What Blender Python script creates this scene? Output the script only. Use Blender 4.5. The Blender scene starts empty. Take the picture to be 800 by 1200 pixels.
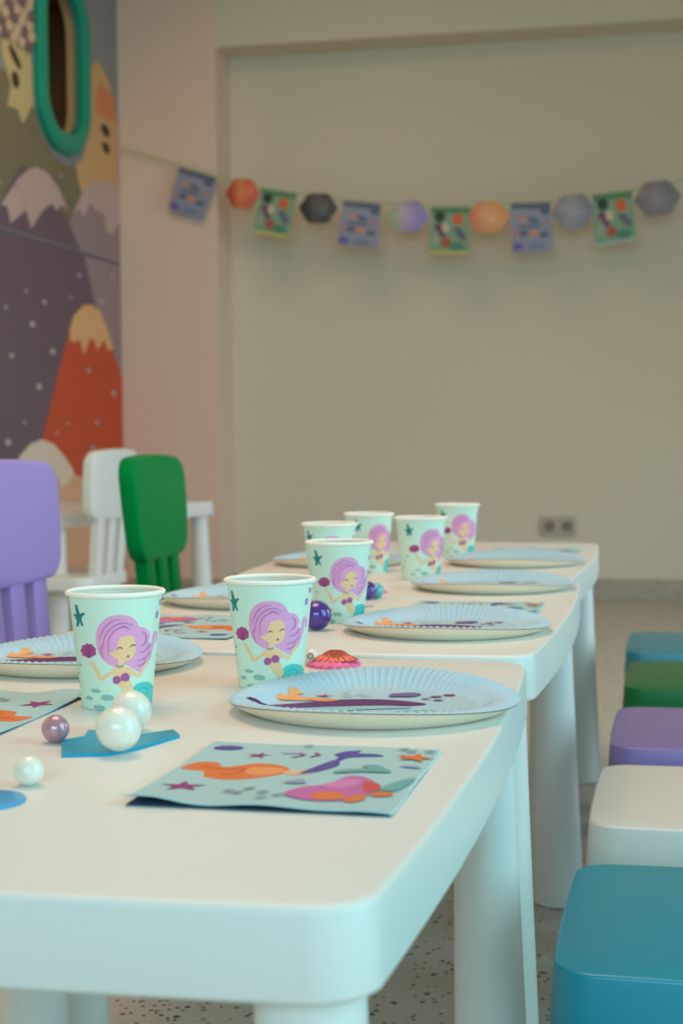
import bpy, bmesh, math, random
from mathutils import Vector, Matrix
from mathutils.geometry import tessellate_polygon
random.seed(7)
C = bpy.context.scene.collection
scn = bpy.context.scene

# ------------------------------------------------------------------ camera
TZ = 0.465          # table top height
F, A, P, ROLL = 1870.0, math.radians(12.2), math.atan(90/1870.0), -0.008
fw = Vector((-math.sin(A)*math.cos(P), math.cos(A)*math.cos(P), -math.sin(P)))
r0 = Vector((math.cos(A), math.sin(A), 0)); u0 = r0.cross(fw)
rr = math.cos(ROLL)*r0 + math.sin(ROLL)*u0; uu = math.cos(ROLL)*u0 - math.sin(ROLL)*r0
cam = bpy.data.cameras.new('camera'); camo = bpy.data.objects.new('camera', cam); C.objects.link(camo)
M = Matrix((rr, uu, -fw)).transposed().to_4x4(); M.translation = (0, 0, 0.68)
camo.matrix_world = M
cam.sensor_fit = 'VERTICAL'; cam.sensor_height = 36.0; cam.lens = F*36/1200
cam.dof.use_dof = True; cam.dof.focus_distance = 1.36; cam.dof.aperture_fstop = 9.0
cam.clip_start = 0.02
scn.camera = camo

# ------------------------------------------------------------------ light
scn.view_settings.view_transform = 'Standard'; scn.view_settings.look = 'None'
scn.view_settings.gamma = 1.0; scn.view_settings.use_curve_mapping = False
scn.view_settings.exposure = 0.0
w = bpy.data.worlds.new('world'); scn.world = w; w.use_nodes = True
w.node_tree.nodes['Background'].inputs[0].default_value = (0.75, 0.9, 1.0, 1)
w.node_tree.nodes['Background'].inputs[1].default_value = 0.3

def area(name, loc, direction, sx, sy, power, col, spread=math.pi):
    l = bpy.data.lights.new(name, 'AREA'); l.shape = 'RECTANGLE'; l.size = sx; l.size_y = sy
    l.energy = power; l.color = col; l.spread = spread
    o = bpy.data.objects.new(name, l); C.objects.link(o); o.location = loc
    o.rotation_euler = Vector(direction).to_track_quat('-Z', 'Y').to_euler()
    return o
# daylight through the two windows of the right-hand wall, an added rear fill, and the warm ceiling lamps
area('daylight_near', (2.93, 0.7, 1.25), (-1, 0, -.4), 1.9, 3.8, 60, (0.38, 0.88, 1.0), 2.3)
area('daylight_far', (2.93, 4.1, 1.25), (-1, 0, -.5), 1.9, 1.8, 32, (0.68, 0.86, 1.0), 1.7)
area('fill_rear', (0.3, -2.55, 1.6), (0, 1, -.4), 3.4, 1.4, 48, (0.50, 0.84, 1.0), 2.3)  # bluish fill added behind the camera to lift faces turned this way
area('ceiling_lamp_near', (-0.7, 1.8, 2.72), (0, 0, -1), 1.2, 1.2, 33, (1.0, 0.64, 0.44))
area('ceiling_lamp_far', (-1.5, 4.9, 2.72), (0, 0, -1), 1.0, 0.8, 8, (1.0, 0.64, 0.34))

# ------------------------------------------------------------------ materials
def lin(c):
    return tuple(((v/255/12.92) if v/255 <= .04045 else ((v/255+.055)/1.055)**2.4) for v in c) + (1,)
MATS = {}
def mat(name, rgb, rough=.5, metal=0.0, coat=0.0, spec=.35, bump=0.0, bscale=200.0, vary=0.0, vscale=8.0, sheen=None, sub=0.0):
    if name in MATS: return MATS[name]
    m = bpy.data.materials.new(name); m.use_nodes = True; nt = m.node_tree
    b = nt.nodes['Principled BSDF']
    b.inputs['Base Color'].default_value = lin(rgb); b.inputs['Roughness'].default_value = rough
    b.inputs['Metallic'].default_value = metal; b.inputs['Coat Weight'].default_value = coat
    b.inputs['Coat Roughness'].default_value = .08; b.inputs['Specular IOR Level'].default_value = spec
    tc = nt.nodes.new('ShaderNodeTexCoord')
    if vary:
        n = nt.nodes.new('ShaderNodeTexNoise'); n.inputs['Scale'].default_value = vscale; n.inputs['Detail'].default_value = 4
        nt.links.new(tc.outputs['Object'], n.inputs['Vector'])
        mx = nt.nodes.new('ShaderNodeMix'); mx.data_type = 'RGBA'
        c = lin(rgb)
        mx.inputs[6].default_value = tuple(v*(1-vary) for v in c[:3])+(1,)
        mx.inputs[7].default_value = tuple(min(1, v*(1+vary)) for v in c[:3])+(1,)
        nt.links.new(n.outputs['Fac'], mx.inputs[0]); nt.links.new(mx.outputs[2], b.inputs['Base Color'])
    if bump:
        n2 = nt.nodes.new('ShaderNodeTexNoise'); n2.inputs['Scale'].default_value = bscale; n2.inputs['Detail'].default_value = 3
        nt.links.new(tc.outputs['Object'], n2.inputs['Vector'])
        bp = nt.nodes.new('ShaderNodeBump'); bp.inputs['Strength'].default_value = bump; bp.inputs['Distance'].default_value = .002
        nt.links.new(n2.outputs['Fac'], bp.inputs['Height']); nt.links.new(bp.outputs['Normal'], b.inputs['Normal'])
    MATS[name] = m
    return m

white_plastic = mat('white_plastic', (228, 226, 220), .36, bump=.05, bscale=600)
wall_paint = mat('wall_paint', (222, 213, 192), .8, bump=.08, bscale=150, vary=.02, vscale=2)
pier_pink = mat('pink_pier_wall', (232, 208, 190), .8, bump=.08, bscale=150, vary=.02, vscale=2)  # pinker base colour, used on the left pier only
ceiling_paint = mat('ceiling_paint', (214, 202, 182), .9, bump=.05)

def terrazzo(name, base, scale=62, zs=.01):
    m = bpy.data.materials.new(name); m.use_nodes = True; nt = m.node_tree; N = nt.nodes; L = nt.links
    b = N['Principled BSDF']; b.inputs['Roughness'].default_value = .42
    tc = N.new('ShaderNodeTexCoord'); cur = None
    bc = N.new('ShaderNodeRGB'); bc.outputs[0].default_value = lin(base); cur = bc.outputs[0]
    for k, (sc, thr, rad) in enumerate(((scale, .74, .26), (scale*1.6, .50, .29), (scale*.6, .95, .18))):
        v = N.new('ShaderNodeTexVoronoi'); v.inputs['Scale'].default_value = sc; v.inputs['Randomness'].default_value = 1
        mp = N.new('ShaderNodeMapping'); mp.inputs['Location'].default_value = (k*3.3, k*1.7, 0)
        mp.inputs['Scale'].default_value = (1, 1, zs)
        nz = N.new('ShaderNodeTexNoise'); nz.inputs['Scale'].default_value = sc*1.3
        L.new(tc.outputs['Object'], mp.inputs['Vector']); L.new(mp.outputs['Vector'], v.inputs['Vector'])
        L.new(tc.outputs['Object'], nz.inputs['Vector'])
        sep = N.new('ShaderNodeSeparateColor'); L.new(v.outputs['Color'], sep.inputs[0])
        g = N.new('ShaderNodeMath'); g.operation = 'GREATER_THAN'; L.new(sep.outputs[0], g.inputs[0]); g.inputs[1].default_value = thr
        ad = N.new('ShaderNodeMath'); ad.operation = 'MULTIPLY_ADD'; L.new(nz.outputs['Fac'], ad.inputs[0]); ad.inputs[1].default_value = .4
        L.new(v.outputs['Distance'], ad.inputs[2])
        ls = N.new('ShaderNodeMath'); ls.operation = 'LESS_THAN'; L.new(ad.outputs[0], ls.inputs[0]); ls.inputs[1].default_value = rad+.2
        mu = N.new('ShaderNodeMath'); mu.operation = 'MULTIPLY'; L.new(g.outputs[0], mu.inputs[0]); L.new(ls.outputs[0], mu.inputs[1])
        rp = N.new('ShaderNodeValToRGB'); rp.color_ramp.interpolation = 'CONSTANT'
        e = rp.color_ramp.elements; e[0].color = lin((58, 52, 46)); e[0].position = 0
        e[1].color = lin((112, 74, 52)); e[1].position = .5
        e2 = e.new(.72); e2.color = lin((84, 84, 78)); e3 = e.new(.88); e3.color = lin((205, 198, 182))
        L.new(sep.outputs[1], rp.inputs[0])
        mx = N.new('ShaderNodeMix'); mx.data_type = 'RGBA'
        L.new(mu.outputs[0], mx.inputs[0]); L.new(cur, mx.inputs[6]); L.new(rp.outputs[0], mx.inputs[7]); cur = mx.outputs[2]
    L.new(cur, b.inputs['Base Color'])
    return m
floor_mat = terrazzo('terrazzo_floor', (190, 181, 166))
skirt_mat = terrazzo('terrazzo_skirting', (178, 172, 156), scale=90, zs=1)

# ------------------------------------------------------------------ object helpers
def tag(o, label=None, cat=None, group=None, kind=None):
    if label: o['label'] = label
    if cat: o['category'] = cat
    if group: o['group'] = group
    if kind: o['kind'] = kind
    return o
def empty(name, loc, rz=0, label=None, cat=None, group=None):
    o = bpy.data.objects.new(name, None); C.objects.link(o); o.location = loc; o.rotation_euler = (0, 0, rz)
    o.empty_display_size = .05
    return tag(o, label, cat, group)
def obj(name, bm, mats, parent=None, smooth=True, angle=40):
    me = bpy.data.meshes.new(name)
    bmesh.ops.recalc_face_normals(bm, faces=bm.faces)
    if smooth:
        for f in bm.faces: f.smooth = True
        for e in bm.edges:
            if len(e.link_faces) == 2 and e.calc_face_angle(0) > math.radians(angle): e.smooth = False
    bm.to_mesh(me); bm.free()
    for m in (mats if isinstance(mats, (list, tuple)) else [mats]): me.materials.append(m)
    o = bpy.data.objects.new(name, me); C.objects.link(o)
    if parent: o.parent = parent
    return o
def dup(root, loc, rz=0, label=None, group=None):
    r = root.copy(); C.objects.link(r); r.location = loc; r.rotation_euler = (0, 0, rz)
    if label: r['label'] = label
    if group: r['group'] = group
    for ch in list(root.children):
        c = ch.copy(); C.objects.link(c); c.parent = r
        for g in list(ch.children):
            d = g.copy(); C.objects.link(d); d.parent = c
    return r
def struct(name, bm, m, parent=None, smooth=False):
    o = obj(name, bm, m, parent, smooth)
    o['kind'] = 'structure'
    return o
def add_box(bm, x0, x1, y0, y1, z0, z1):
    vs = [bm.verts.new(p) for p in ((x0,y0,z0),(x1,y0,z0),(x1,y1,z0),(x0,y1,z0),(x0,y0,z1),(x1,y0,z1),(x1,y1,z1),(x0,y1,z1))]
    for f in ((0,1,2,3),(4,5,6,7),(0,1,5,4),(1,2,6,5),(2,3,7,6),(3,0,4,7)): bm.faces.new([vs[i] for i in f])
def box(x0, x1, y0, y1, z0, z1):
    bm = bmesh.new(); add_box(bm, x0, x1, y0, y1, z0, z1); return bm
def loft(bm, rings, cap0=True, cap1=True, closed=True):
    R = [[bm.verts.new(p) for p in ring] for ring in rings]
    n = len(R[0])
    for a, b in zip(R, R[1:]):
        for i in range(n if closed else n-1):
            j = (i+1) % n
            bm.faces.new((a[i], a[j], b[j], b[i]))
    if cap0: bm.faces.new(R[0])
    if cap1: bm.faces.new(R[-1])
    return R
def lathe(bm, prof, n=48, cap0=False, cap1=False, cx=0, cy=0):
    return loft(bm, [[(cx+r*math.cos(2*math.pi*i/n), cy+r*math.sin(2*math.pi*i/n), z) for i in range(n)] for r, z in prof], cap0, cap1)
def rrect(hx, hy, rad, bx=0, by=0, cn=8, en=10):
    """rounded rectangle, sides bulging outwards by bx / by"""
    pts = []
    corners = [(hx-rad, hy-rad, 0), (-hx+rad, hy-rad, 90), (-hx+rad, -hy+rad, 180), (hx-rad, -hy+rad, 270)]
    for k, (cx, cy, a0) in enumerate(corners):
        for i in range(cn+1):
            a = math.radians(a0+90*i/cn); pts.append((cx+rad*math.cos(a), cy+rad*math.sin(a)))
        nx, ny, na = corners[(k+1) % 4]
        a = math.radians(a0+90); p = pts[-1]; q = (nx+rad*math.cos(a), ny+rad*math.sin(a))
        for i in range(1, en): pts.append((p[0]+(q[0]-p[0])*i/en, p[1]+(q[1]-p[1])*i/en))
    return [(x+bx*(x/hx)*(1-(y/hy)**2), y+by*(y/hy)*(1-(x/hx)**2)) for x, y in pts]
def slab(bm, outline, z0, z1, fil=.006, flare=0.0, axis='z', lean=None):
    """outline extruded z0..z1 with rounded edges; axis x: outline is in (y, z) and thickness along x"""
    ex = max(abs(p[0]) for p in outline); ey = max(abs(p[1]) for p in outline)
    lv = []
    for k in range(5):
        a = math.pi/2*k/4; lv.append((fil*(1-math.sin(a)), z0+fil*(1-math.cos(a))))
    for k in range(5):
        a = math.pi/2*k/4; lv.append((fil*(1-math.cos(a)), z1-fil*(1-math.sin(a))))
    rings = []
    for ins, z in lv:
        t = (z-z0)/(z1-z0); sx = (ex-ins+flare*(1-t))/ex; sy = (ey-ins+flare*(1-t))/ey
        ring = []
        for x, y in outline:
            if axis == 'z': ring.append((x*sx, y*sy, z))
            else: ring.append((z, x*sx, y*sy))
        rings.append(ring)
    loft(bm, rings)
def cone_leg(bm, top, bot, rt, rb, n=28):
    """tapering round leg from top centre to bottom centre"""
    rings = []
    T, B = Vector(top), Vector(bot)
    for t, k in ((0, 1), (.25, 1), (.5, 1), (.75, 1), (.985, 1), (.996, .97), (1, .9)):
        c = T.lerp(B, t); r = (rt+(rb-rt)*t**1.2)*k
        rings.append([(c.x+r*math.cos(2*math.pi*i/n), c.y+r*math.sin(2*math.pi*i/n), c.z) for i in range(n)])
    loft(bm, rings)
def sphere(bm, r, c=(0, 0, 0), u=32, v=20):
    bmesh.ops.create_uvsphere(bm, u_segments=u, v_segments=v, radius=r, matrix=Matrix.Translation(c))
def tube(bm, pts, r, n=8):
    pts = [Vector(p) for p in pts]; rings = []
    for i, p in enumerate(pts):
        d = (pts[min(i+1, len(pts)-1)]-pts[max(i-1, 0)]).normalized()
        a = d.cross(Vector((0, 0, 1)) if abs(d.z) < .9 else Vector((1, 0, 0))).normalized(); b = d.cross(a)
        rings.append([p+r*(math.cos(2*math.pi*k/n)*a+math.sin(2*math.pi*k/n)*b) for k in range(n)])
    loft(bm, rings)
def smooth_poly(pts, n=5):
    out = []; m = len(pts)
    for i in range(m):
        p0, p1, p2, p3 = (Vector(pts[(i+k-1) % m]) for k in range(4))
        for j in range(n):
            t = j/n
            out.append(tuple(.5*((2*p1)+(p2-p0)*t+(2*p0-5*p1+4*p2-p3)*t*t+(3*p1-p0-3*p2+p3)*t**3)))
    return out
# ---- flat print: shapes in 2-D, mapped on a surface
def blob(cx, cy, rx, ry, rot=0, n=20):
    c, s = math.cos(rot), math.sin(rot)
    return [(cx+rx*math.cos(a)*c-ry*math.sin(a)*s, cy+rx*math.cos(a)*s+ry*math.sin(a)*c) for a in (2*math.pi*i/n for i in range(n))]
def stroke(pts, wd, taper=0.0, sm=True):
    P_ = [Vector(p) for p in pts]
    if sm and len(P_) > 2:
        Q = []
        for i in range(len(P_)-1):
            p0, p1, p2, p3 = P_[max(i-1, 0)], P_[i], P_[i+1], P_[min(i+2, len(P_)-1)]
            for j in range(6):
                t = j/6; Q.append(.5*((2*p1)+(p2-p0)*t+(2*p0-5*p1+4*p2-p3)*t*t+(3*p1-p0-3*p2+p3)*t**3))
        Q.append(P_[-1]); P_ = Q
    L_, R_ = [], []
    n = len(P_)
    for i, p in enumerate(P_):
        d = P_[min(i+1, n-1)]-P_[max(i-1, 0)]; d = d.normalized() if d.length else Vector((1, 0))
        k = wd/2*(1-taper*abs(2*i/(n-1)-1)**2)
        nn = Vector((-d.y, d.x))*k; L_.append(tuple(p+nn)); R_.append(tuple(p-nn))
    return L_+R_[::-1]
def star(cx, cy, r, rot=0, k=.42, n=5):
    return [(cx+(r if i % 2 == 0 else r*k)*math.cos(rot+math.pi*i/n), cy+(r if i % 2 == 0 else r*k)*math.sin(rot+math.pi*i/n)) for i in range(2*n)]
def scallop(cx, cy, r, rot=0, sy=1.0):
    """fan-shaped sea shell outline"""
    pts = []
    for i in range(25):
        a = math.radians(-35+250*i/24); k = r*(1+.07*math.cos(a*9))
        pts.append((k*math.cos(a), k*math.sin(a)*sy))
    pts += [(-r*.22, -r*.85*sy), (r*.22, -r*.85*sy)]
    c, s = math.cos(rot), math.sin(rot)
    return [(cx+x*c-y*s, cy+x*s+y*c) for x, y in pts]
PRINT = {}
def ink(rgb):
    if rgb not in PRINT: PRINT[rgb] = mat('print_ink_%d_%d_%d' % rgb, rgb, .55)
    return PRINT[rgb]
def decal(name, shapes, fn, parent=None, du=None, dv=None, lift=.00015, base=.0002):
    """shapes = [(rgb, pts2d)]; fn(u, v, h) -> point, h = height over the surface"""
    out = bmesh.new(); mats = []
    for li, (rgb, pts) in enumerate(shapes):
        if rgb not in mats: mats.append(rgb)
        bm = bmesh.new()
        vs = [bm.verts.new((p[0], p[1], 0)) for p in pts]
        for t in tessellate_polygon([[Vector((p[0], p[1], 0)) for p in pts]]):
            try: bm.faces.new([vs[i] for i in t])
            except ValueError: pass
        for ax, step in ((0, du), (1, dv)):
            if not step: continue
            lo = min(p[ax] for p in pts); hi = max(p[ax] for p in pts)
            k = math.floor(lo/step)+1
            while k*step < hi:
                co = [0, 0, 0]; no = [0, 0, 0]; co[ax] = k*step; no[ax] = 1
                bmesh.ops.bisect_plane(bm, geom=bm.verts[:]+bm.edges[:]+bm.faces[:], dist=1e-7, plane_co=co, plane_no=no); k += 1
        mp = {}
        h = base+lift*li
        bm.verts.index_update()
        for v in bm.verts: mp[v.index] = out.verts.new(fn(v.co.x, v.co.y, h))
        for f in bm.faces:
            try:
                nf = out.faces.new([mp[v.index] for v in f.verts]); nf.material_index = mats.index(rgb)
            except ValueError: pass
        bm.free()
    me = bpy.data.meshes.new(name); out.to_mesh(me); out.free()
    for c in mats: me.materials.append(ink(c))
    o = bpy.data.objects.new(name, me); C.objects.link(o)
    if parent: o.parent = parent
    return o

# ================================================================== the room
XL, XR, YF, YN, YB, ZC = -2.325, 3.0, 6.40, 6.60, -2.6, 2.75
NX0, NX1, NZ = -1.90, 1.75, 2.28
struct('floor', box(XL-.9, XR+.1, YB-.1, YN+.1, -.1, 0), floor_mat)
struct('ceiling', box(XL-.9, XR+.1, YB-.1, YN+.1, ZC, ZC+.1), ceiling_paint)
# back wall: pier on the left (pink), header, right pier and the recessed field of the niche
bm = box(NX0, NX1, YN, YN+.1, 0, NZ)
add_box(bm, NX1, XR, YF, YN+.1, 0, ZC); add_box(bm, NX0, NX1, YF, YN+.1, NZ, ZC)
wb = struct('wall_back', bm, wall_paint)
struct('pier', box(XL-.06, NX0, YF, YN+.1, 0, ZC), pier_pink, wb)
bm = box(NX0+.001, NX1-.001, YN-.012, YN-.0005, 0.0, .083); struct('baseboard_back', bm, skirt_mat)
bm = box(XL+.03, NX0, YF-.012, YF-.0005, 0.0, .083); struct('baseboard_left', bm, skirt_mat)
# left wall behind the mural boards, with the rough opening of the porthole
WY0, WY1, WZ0, WZ1 = 5.265, 6.265, 1.605, 2.605
bm = box(XL-.09, XL-.021, YB, WY0, 0, ZC); add_box(bm, XL-.09, XL-.021, WY1, YF, 0, ZC)
add_box(bm, XL-.09, XL-.021, WY0, WY1, 0, WZ0); add_box(bm, XL-.09, XL-.021, WY0, WY1, WZ1, ZC)
wl = struct('wall_left', bm, wall_paint)
# right wall with two windows
bm = bmesh.new()
holes = [(-1.3, 2.7, .3, 2.2), (3.2, 5.0, .3, 2.2)]
ys = [YB] + [v for h in holes for v in h[:2]] + [YN]
for i in range(0, len(ys), 2): add_box(bm, XR-.04, XR+.1, ys[i], ys[i+1], 0, ZC)
for y0, y1, z0, z1 in holes:
    add_box(bm, XR-.04, XR+.1, y0, y1, 0, z0); add_box(bm, XR-.04, XR+.1, y0, y1, z1, ZC)
struct('wall_right', bm, wall_paint)
bm = box(XL-.09, -1.4, YB-.1, YB, 0, ZC); add_box(bm, 2.0, XR+.1, YB-.1, YB, 0, ZC)
add_box(bm, -1.4, 2.0, YB-.1, YB, 0, .9); add_box(bm, -1.4, 2.0, YB-.1, YB, 2.3, ZC)
struct('wall_rear', bm, wall_paint)
bm = bmesh.new()
for a, b_, c, d in ((-1.4, -1.35, .9, 2.3), (1.95, 2.0, .9, 2.3), (-1.4, 2.0, .9, .95), (-1.4, 2.0, 2.25, 2.3), (.275, .325, .9, 2.3)): add_box(bm, a, b_, YB-.09, YB-.04, c, d)
struct('window_4', bm, white_plastic)  # unseen frame added around the rear fill light
for k, (y0, y1, z0, z1) in enumerate(holes):
    bm = bmesh.new(); t = .05
    for a, b_, c, d in ((y0, y0+t, z0, z1), (y1-t, y1, z0, z1), (y0, y1, z0, z0+t), (y0, y1, z1-t, z1), ((y0+y1)/2-.025, (y0+y1)/2+.025, z0, z1)):
        add_box(bm, XR+.02, XR+.07, a, b_, c, d)
    struct('window_%d' % (k+2), bm, white_plastic)

# ---- painted boards of the play wall (left), porthole
def rounded(cy, cz, hy, hz, r): return [(cy+x, cz+z) for x, z in rrect(hy, hz, r, cn=10, en=4)]
HOLE = (5.765, 2.105, .190, .280, .15)
board_sky = mat('mural_board_blue_grey', (148, 152, 152), .7, vary=.03)
board_low = mat('mural_board_plum', (116, 97, 112), .7, vary=.03)
SEAM = 1.406
def plate_with_hole(y0, y1, z0, z1, hole, x0, x1):
    bm = bmesh.new(); n = len(hole)
    cy = sum(p[0] for p in hole)/n; cz = sum(p[1] for p in hole)/n
    out = []
    for y, z in hole:
        dy, dz = y-cy, z-cz
        t = min(((y1-cy)/dy if dy > 0 else (y0-cy)/dy) if abs(dy) > 1e-9 else 1e9, ((z1-cz)/dz if dz > 0 else (z0-cz)/dz) if abs(dz) > 1e-9 else 1e9)
        out.append([cy+dy*t, cz+dz*t])
    for c in ((y0, z0), (y1, z0), (y1, z1), (y0, z1)):
        i = min(range(n), key=lambda k: (out[k][0]-c[0])**2+(out[k][1]-c[1])**2); out[i] = list(c)
    rings = [[(x1, y, z) for y, z in out], [(x1, y, z) for y, z in hole], [(x0, y, z) for y, z in hole], [(x0, y, z) for y, z in out], [(x1, y, z) for y, z in out]]
    loft(bm, rings, False, False); bmesh.ops.remove_doubles(bm, verts=bm.verts, dist=1e-6)
    return bm
hole = rounded(*HOLE)
ub = struct('mural_board', plate_with_hole(4.6, 6.398, SEAM, ZC, hole, XL-.02, XL), board_sky, wl, smooth=False)
lb = struct('mural_board', box(XL-.02, XL, 4.6, 6.398, 0, SEAM-.003), board_low, wl)
win = tag(bpy.data.objects.new('window_1', None), kind='structure'); C.objects.link(win); win.location = (XL, HOLE[0], HOLE[1])
# frame: a rounded teal ring standing proud of the board
teal_plastic = mat('teal_plastic_frame', (16, 150, 124), .45, vary=.03)
bm = bmesh.new(); rings = []
prof = [(0, .0), (0, .022), (.010, .031), (.022, .034), (.052, .034), (.066, .031), (.078, .022), (.078, .0)]
for d, x in prof + [prof[0]]:
    rings.append([(x+.0005, y-HOLE[0], z-HOLE[1]) for y, z in rounded(HOLE[0], HOLE[1], HOLE[2]+d-.012, HOLE[3]+d-.012, HOLE[4]+d-.012)])
loft(bm, rings, False, False); bmesh.ops.remove_doubles(bm, verts=bm.verts, dist=1e-6)
struct('porthole_frame', bm, teal_plastic, win, smooth=True)
bm = bmesh.new(); rings = []
for s_, x in ((.004, -.015), (.004, -.05), (.016, -.05), (.016, -.0215), (.004, -.015)):
    rings.append([(x, y-HOLE[0], z-HOLE[1]) for y, z in rounded(HOLE[0], HOLE[1], HOLE[2]+s_, HOLE[3]+s_, HOLE[4]+s_)])
loft(bm, rings[:4], False, False)
struct('porthole_lining', bm, mat('tan_wood_lining', (206, 174, 120), .6, vary=.06, vscale=20), win)
bm = bmesh.new(); x0, x1, hy, hz = -.36, -.045, .5, .5     # dim play-house room behind the hole
vs = [bm.verts.new(p) for p in ((x1,-hy,-hz),(x0,-hy,-hz),(x0,hy,-hz),(x1,hy,-hz),(x1,-hy,hz),(x0,-hy,hz),(x0,hy,hz),(x1,hy,hz))]
for f in ((0,1,2,3),(4,5,6,7),(0,1,5,4),(1,2,6,5),(2,3,7,6)): bm.faces.new([vs[i] for i in f])
struct('porthole_back', bm, mat('brown_playhouse_wall', (176, 136, 96), .7, vary=.08), win)

def mural(name, shapes, lvl):
    o = decal(name, shapes, lambda u, v, h: (XL+h, u/1000, v/1000), wl, lift=.0002, base=.0003+.0004*lvl)
    o['kind'] = 'structure'; return o
S = smooth_poly
olive = (128, 120, 94)
mural('painted_hillside', [(olive, [(4605,1412),(4605,1960),(5270,1960),(5340,1880),(5530,1880),(5580,1790),(5700,1735),(5820,1722),(5960,1760),(5920,1700),(5990,1620),(6396,1600),(6396,1412)])], 0)
plum, plum2, cap, cap2 = (112, 94, 106), (160, 140, 142), (200, 172, 166), (205, 178, 172)
mural('painted_mountain', [(plum2, S([(5862,1539),(6010,1659),(6154,1718),(6301,1730),(6397,1710)],1)+[(6397,1410),(5800,1410)]),
    (plum, S([(4605,1412),(5000,1412),(5199,1500),(5380,1650),(5503,1664),(5640,1610),(5830,1500),(5950,1412)],1))], 1)
mural('painted_mountain', [(plum2, [(5950,1398),(5999,1396),(6397,1398),(6397,900),(6275,1000),(6150,1090)]),
    (plum, [(4605,1398),(5985,1398),(6397,720),(6397,5),(4605,5)])], 1)
mural('painted_snow_cap', [(cap2, [(5871,1547),(5992,1656),(6134,1715),(6301,1730),(6397,1710),(6397,1575),(6376,1571),(6312,1518),(6233,1525),(6216,1586),(6120,1593),(6055,1612),(5987,1549),(5943,1576)]),
    (cap, [(5199,1487),(5258,1530),(5348,1597),(5448,1649),(5519,1667),(5622,1665),(5728,1624),(5827,1547),(5759,1564),(5707,1534),(5659,1556),(5576,1520),(5462,1437),(5419,1499),(5282,1433),(5256,1489)])], 3)
sand, sandl = (218, 174, 122), (204, 186, 136)
mural('painted_tower', [(sand, [(6040,2120),(6096,2160),(6145,2190),(6210,2185),(6290,2140),(6350,2080),(6384,2004),(6384,1692),(6301,1730),(6154,1715),(6010,1655),(5960,1640),(5905,1740),(5985,1770),(6020,1850)]),
    ((222,140,98), [(6130,2052),(6199,2120),(6250,2100),(6297,2112),(6356,2083),(6364,1990),(6254,1975),(6200,1985),(6130,1975)]),
    ((70,50,42), blob(6240,1932,52,24,-.1)), ((70,50,42), blob(6245,1862,45,22,-.1)),
    (sandl, [(5223,2100),(5300,2110),(5480,2110),(5500,1897),(5466,1860),(5402,1800),(5359,1845),(5271,1840),(5303,1918),(5240,2000)]),
    ((70,50,42), blob(5345,2025,62,20,-.5)), ((70,50,42), blob(5345,1946,34,30))], 2)
tiles = []
for i in range(7):
    for j in range(9):
        y = 5060+66*i+(33 if j % 2 else 0); z = 2090+36*j
        tiles.append(((205, 182, 160) if (i+j) % 3 else (120, 102, 104), blob(min(y, 5470), z, 36, 22, .3, 10)))
mural('painted_roof_tile', [((150,134,132), [(5000,2060),(5290,2030),(5500,2085),(5500,2420),(5000,2420)])]+tiles, 3)
red = (210, 82, 48)
mural('painted_mountain', [(red, [(5817,1099),(5880,1160),(5963,1200),(6037,1208),(6150,1185),(6240,1100),(6320,1010),(6397,930),(6397,5),(5330,5),(5405,287),(5523,657),(5680,900)])], 3)
mural('painted_snow_cap', [((240,184,128), [(5817,1099),(5863,1151),(5963,1199),(6056,1209),(6150,1189),(6226,1125),(6292,1048),(6242,1031),(6185,1077),(6115,1032),(6069,1071),(6032,1075),(5964,1004),(5921,1062),(5858,1046),(5823,1057)])], 4)
mural('painted_hill', [((232,180,140), [(5560,480),(5700,530),(5819,545),(5916,521),(6051,414),(6142,306),(6150,150),(5400,150),(5450,350)]),
    ((232,214,192), [(5265,539),(5320,613),(5421,658),(5523,673),(5636,657),(5744,607),(5837,549),(5818,523),(5713,487),(5664,528),(5612,481),(5529,437),(5420,250),(5150,380)])], 4)
dots = [(5406,1208),(5269,969),(5508,867),(5371,735),(5923,1312),(6162,1231),(5830,1218),(6008,946),(6284,861),(5775,734),(6041,637),(5220,665),(5663,698),(6285,1346),(5348,1582),(5747,1671),(5405,1530),(5635,1001),(5219,1135),(6083,739),(5447,1091),(5180,1560),(5560,1180),(4900,1100),(5000,800)]
mural('painted_snow_dot', [((196,176,176), blob(y, z, 15+6*(i % 3), 6+3*(i % 3), 0, 10)) for i, (y, z) in enumerate(dots)], 5)

# ---- double wall socket
grey_plastic = mat('beige_grey_plastic', (188, 178, 160), .5)
so = empty('wall_socket', (-.5145, YN-.0005, .299), 0, 'small beige double wall socket low on the recessed back wall', 'socket')
bm = bmesh.new(); slab(bm, rrect(.0735, .04, .008, cn=5, en=3), 0, .01, .003); bmesh.ops.rotate(bm, verts=bm.verts, matrix=Matrix.Rotation(math.pi/2, 3, 'X')); 
obj('socket_frame', bm, grey_plastic, so)
for sx in (-.036, .036):
    bm = bmesh.new(); lathe(bm, [(.0225, .0095), (.0225, .0125), (.0195, .0125), (.018, .0105), (.0001, .0105)], 28)
    for v in bm.verts: v.co = Vector((v.co.x+sx, -v.co.z, v.co.y))
    ins = obj('socket_insert', bm, mat('dark_socket_plastic', (140, 132, 116), .6), so)
    bm = bmesh.new()
    for hx in (-.008, .008):
        b2 = []
        lathe(bm, [(.0028, .0106), (.0001, .0109)], 10, cx=hx)
    for v in bm.verts: v.co = Vector((v.co.x+sx, -v.co.z, v.co.y))
    obj('socket_hole', bm, mat('dark_socket_hole', (50, 46, 40), .7), ins)

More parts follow.
